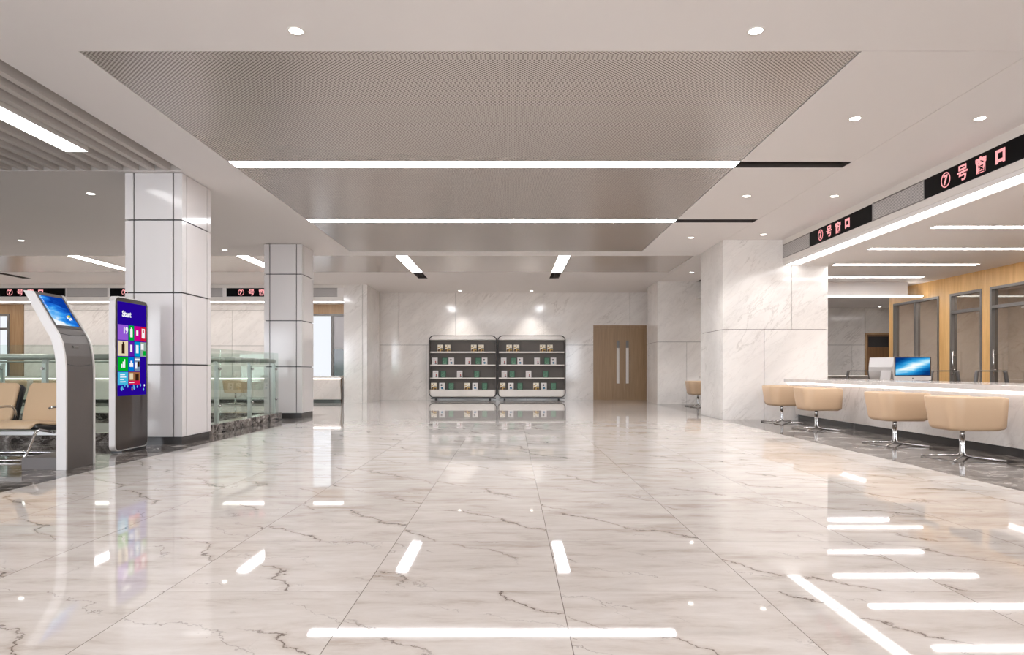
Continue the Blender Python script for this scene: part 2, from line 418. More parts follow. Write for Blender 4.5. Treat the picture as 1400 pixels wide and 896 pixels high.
# slatted ceiling
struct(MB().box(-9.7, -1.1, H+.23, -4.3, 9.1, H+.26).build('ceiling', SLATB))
m = MB(); x = -4.62
root_sl = thing('slatted_ceiling_baffle', 'grey metal slat baffle set in the ceiling at upper left', 'slatted ceiling panel', (-7, 4, H))
cnt = 0
while x > -9.55:
    if not (-5.42 < x < -5.08):
        MB().box(x, -1.0, H+.002, x+.075, 8.985, H+.20).build('slat', SLAT, root_sl); cnt += 1
    else: MB().box(x, 8.25, H+.002, x+.075, 8.985, H+.20).build('slat', SLAT, root_sl)
    x -= .212
m = MB(); m.box(-9.6, 8.99, H+.002, -4.38, 9.0, H+.22); m.box(-4.385, -1, H+.002, -4.38, 8.99, H+.22); m.box(-9.6, -1, H+.002, -9.595, 8.99, H+.22)
m.build('frame', SLAT, root_sl)
strip_light(-5.42, -5.15, 1.2, 8.2, H-.006, 'white light strip set between the slats at upper left', 'long ceiling light strips', em('slat lamp diffuser', (252,251,252), 11), depth=.1)
# downlights
DL = [(-1.69, 5.29, 'round downlight at top left of the metal ceiling'), (1.92, 5.29, 'round downlight at top right of the metal ceiling'),
      (3.64, 7.13, 'round downlight right of the metal ceiling, nearest of its row'), (4.96, 7.13, 'round downlight nearest the camera in the row along the right signs'),
      (3.60, 10.3, 'round downlight right of the metal ceiling between the two dark slots'), (4.94, 10.3, 'round downlight above the farther right sign'),
      (3.60, 13.5, 'round downlight beyond the far dark slot, left of its pair'), (4.94, 13.2, 'round downlight close to the front of the right marble pillar'),
      (4.9, 18.3, 'round downlight between the two right marble pillars'),
      (-6.34, 10.16, 'round downlight left of the big near column'), (-10.04, 13.8, 'round downlight at the far left edge'),
      (-1.72, 22.5, 'downlight over the left book rack'), (.68, 22.5, 'downlight over the right book rack'),
      (-1.69, 1.6, 'unseen downlight added overhead left of the camera'), (1.92, 1.6, 'unseen downlight added overhead right of the camera'), (-6.34, 14.9, 'downlight over the far side of the opening'), (-13.6, 10.2, 'downlight over the opening far left')]  # the two overhead by the camera are unseen, added to brighten the hall
def downlight(x, y, z, label, power, group='recessed downlights', size=1.5):
    t = thing('downlight', label, 'downlight', (x, y, z), 0, group)
    m = MB(); seg = 24; vs = []
    for r, zz in ((.052, -.001), (.066, -.008), (.072, -.0005)):
        vs += [(x+r*math.cos(2*PI*k/seg), y+r*math.sin(2*PI*k/seg), z+zz) for k in range(seg)]
    m.add(vs, [(j*seg+k, j*seg+(k+1) % seg, (j+1)*seg+(k+1) % seg, (j+1)*seg+k) for j in range(2) for k in range(seg)], 0, True)
    m.build('ring', WHITE, t)
    MB().cyl((x, y, z-.002), (x, y, z-.0035), .052, 24).build('lens', DISC, t)
    if power:
        l = bpy.data.lights.new('downlight_lamp', 'SPOT'); l.energy = power; l.spot_size = size; l.spot_blend = .8; l.shadow_soft_size = .05
        l.color = (1, .985, .97)
        o = bpy.data.objects.new('downlight_lamp', l); COL.objects.link(o); o.parent = t; o.location = (0, 0, -.02)
for x, y, w in DL: downlight(x, y, H, w, SPOT*(.35 if 13 < y < 13.4 else 1.1 if y > 22 else 1), size=1.35 if y > 22 else 1.5)

# ------------------------------------------------------------------ walls
m = MB()
# main back wall (book racks, door)
P = Y1; k = P/921
def wx(px, d=P): return (px-699)*d/921
DX0, DX1 = wx(811), wx(883)+.02; DT = 1+62*k
joints = 1+35*k
MB2 = MB()
panel_wall(MB2, 'y', P, -4.95, DX0, 0, H, [(joints, H, [wx(545.5), wx(623), wx(742.5)]), (0, joints, [wx(583), wx(720)])], 1)
panel_wall(MB2, 'y', P, DX0, DX1, DT, H, [(DT, H, [wx(861)])], 1)
panel_wall(MB2, 'y', P, DX1, 7.2, 0, H, [(joints, H, []), (0, joints, [])], 1)
panel_wall(MB2, 'y', P, -6.6, -4.95, 0, H, [(0, H, [])], 1)
panel_wall(MB2, 'y', P, 7.2, X1, 0, H, [(joints, H, [wx(1182), 15]), (0, joints, [wx(1164), 15])], 1)
MB2.box(X0, P+.03, 0, DX0, P+.2, H+.3, 1); MB2.box(DX0, P+.03, DT, DX1, P+.2, H+.3, 1); MB2.box(DX1, P+.03, 0, X1, P+.2, H+.3, 1)
struct(MB2.build('wall_back', [MARBR, GREYJ]))
# outer shell
struct(MB().box(X0-.2, Y0, -4.3, X0, Y1+.2, H+.3).build('wall_left', MARBR))
struct(MB().box(X1, Y0, 0, X1+.2, Y1+.2, H+.3).build('wall_right', MARBR))
# wall behind the camera with tall daylit windows
wins = [(-14.5, -11.5), (-10.5, -7.5), (-6, -3.6), (-2.9, -.4), (.4, 2.9), (3.6, 5.4)]
m = slab(X0, X1, 0, H+.3, Y0-.2, Y0, [(a, b, .35, 3.3) for a, b in wins])
m.v = [Vector((p.x, p.z, p.y)) for p in m.v]
struct(m.build('wall_front', WHITE))
for i, (a, b) in enumerate(wins):
    w = struct(MB().box(a, Y0-.12, .35, b, Y0-.11, 3.3).build('window_%d' % (i+1), DAY))
    m = MB(); c = (a+b)/2
    for u, v in ((a, a+.05), (c-.03, c+.03), (b-.05, b)): m.box(u, Y0-.1, .35, v, Y0-.02, 3.3)
    for z in (.35, 1.2, 3.25): m.box(a, Y0-.095, z, b, Y0-.025, z+.05)
    m.build('window_frame', FRAME, w)

# right marble pillars
def pillar(x0, x1, y0, y1, zj, up, low, mat=MARB, name='wall_pillar'):
    m = MB(); t = .03; g = .010
    m.box(x0+t, y0+t, 0, x1-t, y1-t, H, 1)
    panel_wall(m, 'y', y0, x0, x1, 0, H, [(zj, H, up), (0, zj, low)], -1, t, g)
    panel_wall(m, 'y', y1, x0, x1, 0, H, [(zj, H, up), (0, zj, low)], 1, t, g)
    panel_wall(m, 'x', x0, y0+t, y1-t, 0, H, [(zj, H, []), (0, zj, [])], -1, t, g)
    panel_wall(m, 'x', x1, y0+t, y1-t, 0, H, [(zj, H, []), (0, zj, [])], 1, t, g)
    return struct(m.build(name, [mat, GREYJ]))
pillar(4.32, 6.46, 13.75, 15.35, 1.84, [5.72], [5.16])
pillar(4.38, 6.3, 20.2, 21.65, 1.86, [], [5.26])
pillar(-5.2, -4.62, 20.9, 22.9, 6.0, [], [])
pillar(-4.615, -4.48, 20.93, 22.9, 6.0, [], [])

# square panelled columns on the left
def column(x0, x1, y0, y1):
    m = MB(); t = .03; g = .018; i_ = .12
    m.box(x0+t, y0+t, .0, x1-t, y1-t, H, 1)
    m.box(x0+.012, y0+.012, 0, x1-.012, y1-.012, .10, 2)
    zs = [.10, 1.08, 2.05, 3.03, H]
    for za, zb in zip(zs, zs[1:]):
        for a, b in ((x0, x0+i_), (x0+i_, x1-i_), (x1-i_, x1)):
            aa = a+(g/2 if a != x0 else .0); bb = b-(g/2 if b != x1 else .0)
            for yy in (y0, y1-t): m.box(aa, yy, za+g/2, bb, yy+t, zb-g/2)
        for a, b in ((y0+t, y0+i_), (y0+i_, y1-i_), (y1-i_, y1-t)):
            aa = a+(g/2 if a != y0+t else 0); bb = b-(g/2 if b != y1-t else 0)
            for xx in (x0, x1-t): m.box(xx, aa, za+g/2, xx+t, bb, zb-g/2)
    return struct(m.build('column', [COLM, JOINT, PLINTH]))
column(-5.2, -4.43, 9.07, 9.93)
column(-5.2, -4.40, 14.17, 14.98)

# main door in the back wall
d = struct(MB().box(DX0+.04, P-.012, .0, DX1-.04, P+.03, DT-.1).build('door_1', DOORW))
m = MB(); m.box(DX0, P-.03, 0, DX0+.05, P+.06, DT); m.box(DX1-.05, P-.03, 0, DX1, P+.06, DT); m.box(DX0+.05, P-.03, DT-.11, DX1-.05, P+.06, DT)
m.build('door_frame', DOORW, d)
for px in (844.5, 857.3):
    hx = wx(px)
    h = MB().box(hx-.045, P-.06, 1-17.5*k, hx+.045, P-.035, 1+31*k).build('door_handle', WHITE, d, bevel=.004)
    MB().box(hx-.045, P-.062, 1+31*k, hx+.045, P-.033, 1+41*k).build('handle_grip', FRAME, h)
    m = MB()
    for z in (1-12*k, 1+38*k): m.cyl((hx, P-.04, z), (hx, P-.012, z), .012, 8)
    m.build('bracket', STEEL, h)

# ------------------------------------------------------------------ right service booth
FX = 5.55
struct(slab(FX, X1, Y0, Y1, HB, HB+.05, [(FX+.03, FX+.30, Y0+.5, 13.72)]).build('ceiling', CEIL))
struct(MB().box(FX, Y0, HB+.05, FX+.02, 13.75, H).build('trim_2', CEIL))
struct(MB().box(FX+.15, 15.35, HB+.0, FX+.2, 20.2, H).build('trim_3', CEIL))
m = MB(); m.box(FX-.012, Y0, HB+.045, FX, 13.75, HB+.14); m.box(FX-.012, Y0, H-.11, FX, 13.75, H-.0)
struct(m.build('trim_4', WHITE))
t = thing('cove_light', 'long bright cove light under the right sign band', 'ceiling light', (FX+.16, 6, HB), 0)
MB().box(FX+.032, Y0+.51, HB+.012, FX+.298, 13.715, HB+.02).build('diffuser', em('cove diffuser', (253,251,252), 4.6), t)
m = MB(); m.box(FX+.03, Y0+.5, HB+.021, FX+.30, 13.72, HB+.05); m.build('housing', WHITE, t)
strp = 'linear lights in the ceiling of the right booth'
for y, x1, w in ((15.3, 9.4, 'farthest'), (13.5, 9.4, 'second farthest'), (11.74, 9.4, 'third farthest'), (9.95, 9.4, 'fourth farthest'), (8.1, 9.4, 'fifth farthest'), (6.3, 9.4, 'sixth farthest'), (4.5, 9.4, 'nearest')):
    strip_light(6.28 if y < 13 else 6.5, x1, y, y+.16, HB-.016, w + ' thin white ceiling light over the right counter', strp, em('booth diffuser', (253,251,252), 26), .002)
# dropped beam with light at its foot
struct(MB().box(6.46, 16.35, 2.83, 9.62, 16.6, HB).build('trim_5', CEIL))
t = thing('beam_light', 'thin light line under the dropped beam behind the right pillar', 'ceiling light', (8, 16.4, 2.8), 0)
MB().box(6.47, 16.36, 2.80, 10.0, 16.44, 2.826).build('diffuser', em('beam diffuser', (255,250,244), 10), t)
MB().box(6.47, 16.445, 2.80, 10.0, 16.5, 2.829).build('housing', WHITE, t)

# oak wall of the booth with framed windows and doors
WX = 10.1
ops = [(15.9, 17.8, 0.0, 2.76), (14.45, 15.5, 0.0, 2.76), (13.2-.05, 14.2, 0.0, 2.76), (10.9, 12.1, 0, 2.76), (8.6, 10.2, 0, 2.76)]
m = slab(3.0, 18.0, 0, HB, WX, WX+.14, [(a, b, c, d_) for a, b, c, d_ in ops])
m.v = [Vector((p.z, p.x, p.y)) for p in m.v]
struct(m.build('wall_oak', OAK))
names = ['window_7', 'door_2', 'door_3', 'door_4', 'window_8']
for (a, b, c, d_), nm in zip(ops, names):
    fr = MB(); w = .055
    fr.box(WX-.015, a, 0, WX+.12, a+w, d_); fr.box(WX-.015, b-w, 0, WX+.12, b, d_); fr.box(WX-.015, a+w, d_-w, WX+.12, b-w, d_)
    if nm.startswith('window'): fr.box(WX-.01, (a+b)/2-.035, 0, WX+.11, (a+b)/2+.035, d_-w); fr.box(WX-.01, a+w, 0, WX+.11, b-w, .08)
    else: fr.box(WX-.01, a+w, 2.30, WX+.11, b-w, 2.37)
    f = struct(fr.build(nm, FRAME))
    MB().box(WX+.05, a+w, .005, WX+.058, b-w, d_-w).build('pane', GLASSW, f)
    if nm.startswith('door'):
        for s_ in (-1,):
            yy = b-.16; xx = WX-.05
            h = MB(); h.cyl((xx, yy, .98-.08), (xx, yy, 1.44), .016, 10)
            for z in (1.02, 1.34): h.cyl((xx, yy, z), (WX+.05, yy, z), .009, 8)
            h.build('door_handle', STEEL, f)
            MB().box(WX+.02, a+.08, 2.24, WX+.05, a+.22, 2.27).build('hinge', STEEL, f)
# room behind the oak wall
m = MB(); panel_wall(m, 'x', 13.2, 3.0, 18.0, 0, HB, [(0, HB, [4.6, 7.6, 10.6, 13.4, 16.1])], -1); m.box(13.23, 3, 0, 13.4, 18, HB, 1)
m.box(WX+.14, 2.9, 0, 13.2, 3.0, HB); m.box(WX+.14, 17.9, 0, 13.2, 18.0, HB)
struct(m.build('wall_inner', [MARBR, GREYJ]))
for i, y in enumerate((6.0, 10.5, 14.8)):  # lamps added out of view to brighten the room behind its glass
    strip_light(11.0, 11.15, y-1.2, y+1.2, HB-.016, ('near', 'middle', 'far')[i] + ' unseen light added in the glazed room behind the oak wall', 'lights added in the glazed room', em('room fill glow', (255,250,244), 90), .002)
# dark corridor door beyond the booth
ax0, ax1 = wx(1184), wx(1215.5); at = 1+49*k
d = struct(MB().box(ax0, P-.045, 0, ax1, P-.031, at-.0).build('door_5', wood('dark corridor door', (120,84,50), (92,62,36), sc=(10,10,.5))))
m = MB(); m.box(ax0-.06, P-.07, 0, ax0, P-.03, at+.06); m.box(ax1, P-.07, 0, ax1+.06, P-.03, at+.06); m.box(ax0, P-.07, at, ax1, P-.03, at+.06)
m.build('door_frame', OAKB, d)
MB().box(ax0+.05, P-.052, at-.42, ax1-.05, P-.0455, at-.06).build('glazed_panel', BEZ, d)
MB().box(ax1-.14, P-.09, 1.0, ax1-.04, P-.07, 1.02).build('door_handle', STEEL, d)
downlight(wx(1193), P-.45, HB, 'downlight above the dark corridor door', 70, size=1.0)
strip_light(8.0, 14.5, 18.6, 18.75, HB-.016, 'hidden light added over the long white desk at the back of the right office', strp, em('office fill glow', (253,251,252), 45), .002)  # lamp added out of sight behind the beam to brighten the rear area

# ------------------------------------------------------------------ signs and grilles
def glyph_mesh(txt, size, off):
    cu = bpy.data.curves.new('glyph', 'FONT'); cu.body = txt; cu.size = size; cu.offset = off; cu.extrude = .002
    cu.align_x = 'CENTER'; cu.align_y = 'CENTER'; cu.resolution_u = 3
    o = bpy.data.objects.new('glyph', cu); COL.objects.link(o)
    bpy.context.view_layer.update()
    me = bpy.data.meshes.new_from_object(o.evaluated_get(bpy.context.evaluated_depsgraph_get()))
    bpy.data.objects.remove(o); bpy.data.curves.remove(cu)
    vs = [v.co.copy() for v in me.vertices]; fs = [tuple(p.vertices) for p in me.polygons]
    bpy.data.meshes.remove(me)
    if vs:   # centre on the glyph's own box
        cx = (min(v.x for v in vs)+max(v.x for v in vs))/2; cy = (min(v.y for v in vs)+max(v.y for v in vs))/2
        vs = [Vector((v.x-cx, v.y-cy, v.z)) for v in vs]
    return vs, fs
def text_on(mb, txt, size, off, M, mi=0, sx=1, h=None):
    vs, fs = glyph_mesh(txt, size, off)
    if not vs: return
    if h:
        s_ = h/(max(v.y for v in vs)-min(v.y for v in vs)); vs = [Vector((v.x*s_, v.y*s_, v.z)) for v in vs]
    mb.add([M @ Vector((v.x*sx, v.y, v.z)) for v in vs], fs, mi)
def sign_mesh(parent):
    """local frame: face plane y=0 looking -y, x to the right, length 2.17, z 0..0.26"""
    L = 2.17
    MB().box(0, 0, 0, L, .05, .26).build('sign_panel', SIGNB, parent, bevel=.003, local=True)
    for a in (-.0122, L+.0002): MB().box(a, -.004, -.006, a+.012, .05, .266).build('end_cap', SATIN, parent, local=True)
    c = MB(); R = Matrix.Rotation(PI/2, 4, 'X')
    def at(x): return Matrix.Translation((x, -.004, .13)) @ R
    seg = 32; cx = .45; vs = []
    for r in (.078, .090):
        for yy in (-.006, -.002): vs += [(cx+r*math.cos(2*PI*q/seg), yy, .13+r*1.08*math.sin(2*PI*q/seg)) for q in range(seg)]
    fs = []
    for q in range(seg):
        n_ = (q+1) % seg
        fs += [(q, n_, 2*seg+n_, 2*seg+q), (q, seg+q, seg+n_, n_), (2*seg+q, 2*seg+n_, 3*seg+n_, 3*seg+q)]
    c.add(vs, fs); c.build('digit_ring', RED, parent, local=True)
    c = MB(); text_on(c, '7', .16, .004, at(cx), h=.125); c.build('digit', RED, parent, local=True)
    c = MB(); text_on(c, '\u53f7', .18, .003, at(.77), h=.19); c.build('character', RED, parent, local=True)
    c = MB(); text_on(c, '\u7a97', .18, .0035, at(1.095), h=.195); c.build('character', RED, parent, local=True)
    c = MB(); text_on(c, '\u53e3', .16, .010, at(1.41), h=.155); c.build('character', RED, parent, local=True)
def grille_mesh(parent, L):
    m = MB(); m.box(0, .03, 0, L, .05, .26); m.build('backing', SLATB, parent, local=True)
    m = MB(); n_ = 13
    for i in range(n_):
        z = .01 + i*.24/(n_-1)
        m.add([(0.008, .004, z-.004), (L-.008, .004, z-.004), (L-.008, .028, z+.008), (.008, .028, z+.008), (0.008, .004, z+.002), (L-.008, .004, z+.002), (L-.008, .028, z+.014), (.008, .028, z+.014)],
              [(0,1,2,3), (4,7,6,5), (0,4,5,1), (1,5,6,2), (2,6,7,3), (3,7,4,0)])
    m.build('louvre', GRILL, parent, local=True)
    m = MB(); m.box(0, 0, -.006, L, .03, .002); m.box(0, 0, .258, L, .03, .266); m.build('frame', GRILL, parent, local=True)
SG = 'led window signs'; GG = 'air grilles between the signs'
zS = 3.30
s0 = thing('led_sign', 'black LED sign with red 7号窗口 lettering on the right, nearest the camera', 'sign', (FX-.015, 9.03, zS), -PI/2, SG); sign_mesh(s0)
dup(s0, (FX-.015, 12.5, zS), -PI/2, 'black LED sign with red 7号窗口 lettering beside the right marble pillar')
g0 = thing('air_grille', 'louvred air grille between the two right LED signs', 'air vent', (FX-.012, 10.31, zS), -PI/2, GG); grille_mesh(g0, 1.26)
dup(g0, (FX-.012, 13.77, zS), -PI/2, 'louvred air grille against the right marble pillar')
# left far fascia
LY = 20.9
struct(MB().box(X0, LY, HB+.05, -5.2, LY+.03, H).build('trim_7', CEIL))
struct(slab(X0, -5.2, LY, 23.1, HB, HB+.05, [(X0+.1, -5.25, LY+.03, LY+.30)]).build('ceiling', CEIL))
m = MB(); m.box(X0, LY-.012, HB+.0, -5.2, LY, HB+.14); m.box(X0, LY-.012, H-.11, -5.2, LY, H)
struct(m.build('trim_8', WHITE))
t = thing('cove_light', 'long cove light under the far left sign band', 'ceiling light', (-11, LY+.1, HB), 0)
MB().box(X0+.11, LY+.035, HB-.012, -5.26, LY+.29, HB+.02).build('diffuser', em('far cove diffuser', (255,250,247), 6), t)
MB().box(X0+.11, LY+.031, HB+.022, -5.26, LY+.29, HB+.04).build('housing', WHITE, t)
for x, w in ((wx(-6, LY), 'partly hidden by the ticket kiosk'), (wx(151, LY), 'mostly hidden behind the near column'), (wx(310, LY), 'beside the second column')):
    dup(s0, (x, LY-.015, zS), 0, 'black LED sign on the far left wall, ' + w)
for x, w in ((wx(91.5, LY), 'between ticket kiosk and near column'), (wx(249, LY), 'right of the near column'), (wx(406, LY), 'right of the second column')):
    dup(g0, (x, LY-.012, zS), 0, 'louvred air grille on the far left wall, ' + w)

# ------------------------------------------------------------------ left far wall
PW = 21.85
def lx(px): return (px-699)*PW/921
m = MB(); jj = 1+34*PW/921; j2 = 1+82*PW/921
panel_wall(m, 'y', PW, lx(34), lx(415), 0, HB, [(j2, HB, []), (jj, j2, [lx(155), lx(318)]), (0, jj, [lx(110), lx(318)])], 1)
m.box(lx(34), PW+.03, 0, lx(415), PW+.1, HB, 1)
struct(m.build('wall_left_far', [MARBR, GREYJ]))
m = MB()
m.box(X0, PW, 2.84, lx(13), PW+.1, HB); m.box(lx(13), PW, 0, lx(31), PW+.1, HB); m.box(lx(415), PW, 2.84, -5.2, PW+.1, HB); m.box(lx(31), PW+.02, 0, lx(34), PW+.1, HB)
m.box(X0, PW, 0, lx(13), PW+.1, .8); m.box(lx(415), PW, 0, -5.2, PW+.1, .8)
struct(m.build('wall_oak', OAKB))
def far_window(nm, a, b, mid, dark):
    f = MB(); w = .07
    f.box(a, PW-.02, .8, a+w, PW+.06, 2.84); f.box(b-w, PW-.02, .8, b, PW+.06, 2.84); f.box(a+w, PW-.02, 2.77, b-w, PW+.06, 2.84)
    f.box(mid-.045, PW-.02, .8, mid+.045, PW+.06, 2.77)
    if not dark: f.box(a+w, PW-.02, 2.32, b-w, PW+.06, 2.39)
    o = struct(f.build(nm, FRAME))
    MB().box(a+w, PW+.02, .8, mid-.045, PW+.03, 2.77).build('pane', PANE, o)
    if dark:
        MB().box(mid+.045, PW+.02, 1.72, b-w, PW+.03, 2.77).build('pane', pm('pale reflection pane', (176,172,174), .3), o)  # upper pane coloured pale for a reflection in the dark glass
        MB().box(mid+.045, PW+.02, .8, b-w, PW+.03, 1.70).build('pane', BEZ, o)
    else: MB().box(mid+.045, PW+.02, .8, b-w, PW+.03, 2.77).build('pane', PANE, o)
far_window('window_9', lx(415), -5.2, lx(454.5), True)
far_window('window_10', X0+.02, lx(13), (X0+lx(13))/2, False)
struct(MB().box(-5.2, 22.9, 0, -4.62, 23.1, H).build('wall_back', MARBR))

# ------------------------------------------------------------------ counters
def counter(L, label, end=True):
    """local: front faces -y at y=0, runs +x, depth 1.2"""
    t = thing('service_counter', label, 'counter')
    MB().box(0, 0, .772, L, 1.18, .835).build('worktop', MARBT, t, bevel=.004, local=True)
    m = MB(); m.add([(.02, .10, .735), (L-.02, .10, .735), (L-.02, .235, .11), (.02, .235, .11), (.02, .26, .735), (L-.02, .26, .735), (L-.02, .30, .11), (.02, .30, .11)],
                    [(0,1,2,3), (4,7,6,5), (0,4,5,1), (1,5,6,2), (2,6,7,3), (3,7,4,0)])
    m.build('front_panel', MARBT, t, local=True)
    MB().box(.03, .28, 0, L-.03, .34, .11).build('plinth', PLINTH, t, local=True)
    MB().box(.02, .06, .735, L-.02, .24, .772).build('led_strip', LEDW, t, local=True)
    m = MB(); m.box(.03, .6, 0, .07, 1.1, .772); m.box(L-.07, .6, 0, L-.03, 1.1, .772); m.box(L/2-.02, .6, 0, L/2+.02, 1.1, .772)
    m.build('support_panel', WHITE, t, local=True)
    return t
c = counter(13.7, 'long white marble service counter on the right with glowing edge')
c.location = (5.56, 13.74, 0); c.rotation_euler.z = -PI/2
c2 = counter(4.8, 'white marble service counter between the two right marble pillars')
c2.location = (5.62, 20.18, 0); c2.rotation_euler.z = -PI/2
c3 = counter(11.7, 'long white service counter along the far left wall')
c3.location = (-16.95, 20.58, 0)
# inner desks
def desk(x0, y0, x1, y1, z, label):
    t = thing('desk', label, 'desk', ((x0+x1)/2, (y0+y1)/2, 0), 0, 'inner office desks')
    MB().box(x0, y0, z-.03, x1, y1, z).build('desktop', WHITE, t, bevel=.003)
    for a, b in ((x0+.03, y0+.03), (x1-.07, y0+.03), (x0+.03, y1-.07), (x1-.07, y1-.07)):
        MB().box(a, b, 0, a+.04, b+.04, z-.03).build('leg', FRAME, t)
    MB().box(x0+.08, y1-.05, .25, x1-.08, y1-.03, z-.03).build('modesty_panel', WHITE, t)
desk(6.80, 10.2, 7.7, 13.6, .74, 'white staff desk behind the right counter carrying the computers')
desk(8.6, 19.6, 13.6, 20.4, .86, 'long white desk at the back of the right office below the dark door')

# ------------------------------------------------------------------ tub chairs
def tub_shell(mb):
    R_, hw, hx = .16, .31, .31
    path = []
    path.append((hx, -hw, (0, -1))); 
    for q in range(1, 5): path.append((hx - (hx+hx-R_)*q/5, -hw, (0, -1)))
    for q in range(0, 9):
        a = -PI/2 - q*(PI/2)/8; path.append((-hx+R_+R_*math.cos(a), -hw+R_+R_*math.sin(a), (math.cos(a), math.sin(a))))
    for q in range(1, 4): path.append((-hx, -hw+R_ + (2*hw-2*R_)*q/4, (-1, 0)))
    for q in range(0, 9):
        a = PI - q*(PI/2)/8; path.append((-hx+R_+R_*math.cos(a), hw-R_+R_*math.sin(a), (math.cos(a), math.sin(a))))
    for q in range(1, 6): path.append((-hx+R_ + (hx+hx-R_)*q/5, hw, (0, 1)))
    prof = [(-.075, .335), (-.03, .338), (-.008, .356), (0, .39), (.004, .55), (.006, .69), (.0, .708), (-.014, .716), (-.038, .716), (-.052, .706), (-.056, .68), (-.056, .40)]
    n, k_ = len(path), len(prof); vs = []
    for i, (x, y, nn) in enumerate(path):
        e = min(i, n-1-i)
        for (o, z) in prof:
            zz = z; xx = x
            back = max(0, -nn[0])
            taper = (.055*back + .03*(1-back)) * max(0, (.70-z)/.36)
            off = o - taper
            px_, py_ = xx + nn[0]*off, y + nn[1]*off
            if e == 0:   # rounded front corners
                px_ -= .012; zz = z + (.016 if z < .37 else (-.016 if z > .69 else 0))
            vs.append((px_, py_, zz))
    fs = [(i*k_+j, (i+1)*k_+j, (i+1)*k_+(j+1) % k_, i*k_+(j+1) % k_) for i in range(n-1) for j in range(k_)]
    mb.add(vs, fs, 0, True)
    mb.add(vs[:k_], [tuple(range(k_))], 0, True); mb.add(vs[-k_:], [tuple(range(k_))[::-1]], 0, True)
def tub_chair(label, group):
    t = thing('tub_chair', label, 'chair', (0,0,0), 0, group)
    m = MB(); tub_shell(m); m.build('backrest', TAN, t, local=True)
    # seat: rounded block
    m = MB(); lv = [(.05, .333), (.018, .337), (.004, .35), (0, .38), (0, .42), (.012, .445), (.05, .455)]
    seg = []
    hx0, hx1, hy, r = -.225, .30, .225, .10
    for cx_, cy_, a0 in ((hx1-.05, hy-.05, 0), (hx0+r, hy-r, PI/2), (hx0+r, -hy+r, PI), (hx1-.05, -hy+.05, 3*PI/2)):
        rr = .05 if cx_ > 0 else r
        for q in range(7):
            a = a0 + q*(PI/2)/6; seg.append((cx_, cy_, rr, a))
    vs = []
    for ins, z in lv:
        for cx_, cy_, rr, a in seg:
            r2 = max(rr-ins, .001) if ins < rr else .001
            s_ = 1-ins*.8
            vs.append(((cx_+rr*math.cos(a))*s_, (cy_+rr*math.sin(a))*s_, z))
    n = len(seg)
    m.add(vs, [(j*n+i, j*n+(i+1) % n, (j+1)*n+(i+1) % n, (j+1)*n+i) for j in range(len(lv)-1) for i in range(n)] + [tuple(range(n))[::-1], tuple(range((len(lv)-1)*n, len(lv)*n))], 0, True)
    m.build('seat', TAN, t, local=True)
    m = MB(); m.cyl((0,0,.24), (0,0,.335), .026, 16); m.cyl((0,0,.06), (0,0,.24), .014, 16); m.cyl((0,0,.327), (0,0,.334), .09, 20)
    m.build('pole', STEEL, t, local=True)
    for q in range(4):
        a = PI/4 + q*PI/2; ca, sa = math.cos(a), math.sin(a)
        pts = [(.017, .27), (.017, .16), (.018, .085), (.028, .052), (.055, .037), (.12, .031), (.41, .013)]
        MB().tube([(r_*ca, r_*sa, z) for r_, z in pts], .0115, 8).build('leg', STEEL, t, local=True)
    return t
GC = 'tan tub chairs at the right counter'
tc0 = tub_chair('tan leather tub chair on chrome star base, nearest the camera at the right counter', GC)
tc0.location = (5.10, 7.62, 0)
for x, y, w in ((5.15, 9.05, 'tan leather tub chair on chrome star base, second from the camera at the right counter'),
                (5.15, 11.38, 'tan leather tub chair on chrome star base, third from the camera at the right counter'),
                (5.18, 12.9, 'tan leather tub chair on chrome star base right against the big marble pillar')):
    dup(tc0, (x, y, 0), 0, w)
dup(tc0, (5.18, 18.7, 0), 0, 'tan tub chair half hidden between the two right marble pillars')
for px, w in ((322, 'tan tub chair at the far left counter, seen through railing beside the second column'), (13, 'tan tub chair at the far left counter, at the left edge above the bench'),
              (66, 'tan tub chair at the far left counter, seen behind the ticket kiosk and railing post'), (232, 'tan tub chair at the far left counter behind the near column')):
    if px != 232: dup(tc0, ((px-699)*20.1/921, 20.1, 0), PI/2, w, 'tan tub chairs at the far left counter')

# ------------------------------------------------------------------ armchairs behind the counter
def staff_chair(label):
    t = thing('staff_chair', label, 'chair', (0,0,0), 0, 'grey framed chairs behind the right counter')
    def bar(pts, w, th):
        m = MB(); m.tube(pts, [w]*len(pts), 8, flat=th); return m
    m = MB()
    for s_ in (-1, 1): m.tube([(s_*.30, .0, .46), (s_*.285, .0, .70), (s_*.25, .0, .965), (s_*.235, 0, .995)], .032, 8)
    m.build('side_frame', OUTG, t, local=True)
    MB().tube([(-.24, 0, .995), (.24, 0, .995)], .010, 8).build('top_rail', OUTG, t, local=True)
    MB().box(-.26, -.02, .50, .26, .0, .72).build('backrest', MESHB, t, bevel=.008, local=True)
    MB().box(-.29, -.48, .42, .29, .02, .48).build('seat', MESHB, t, bevel=.02, local=True)
    for sx in (-1, 1):
        for yy in (-.42, -.02): MB().cyl((sx*.26, yy, .42), (sx*.28, yy, 0), .014, 8).build('leg', STEEL, t, local=True)
    return t
sc0 = staff_chair('grey framed staff chair directly right of the lit computer screen'); sc0.location = (8.3, 12.9, 0)
dup(sc0, (8.3, 11.65, 0), 0, 'grey framed staff chair, rightmost behind the counter in front of the glazed doors')
dup(sc0, (8.3, 16.1, 0), 0, 'grey framed staff chair left of the computers, in front of the dark marble')

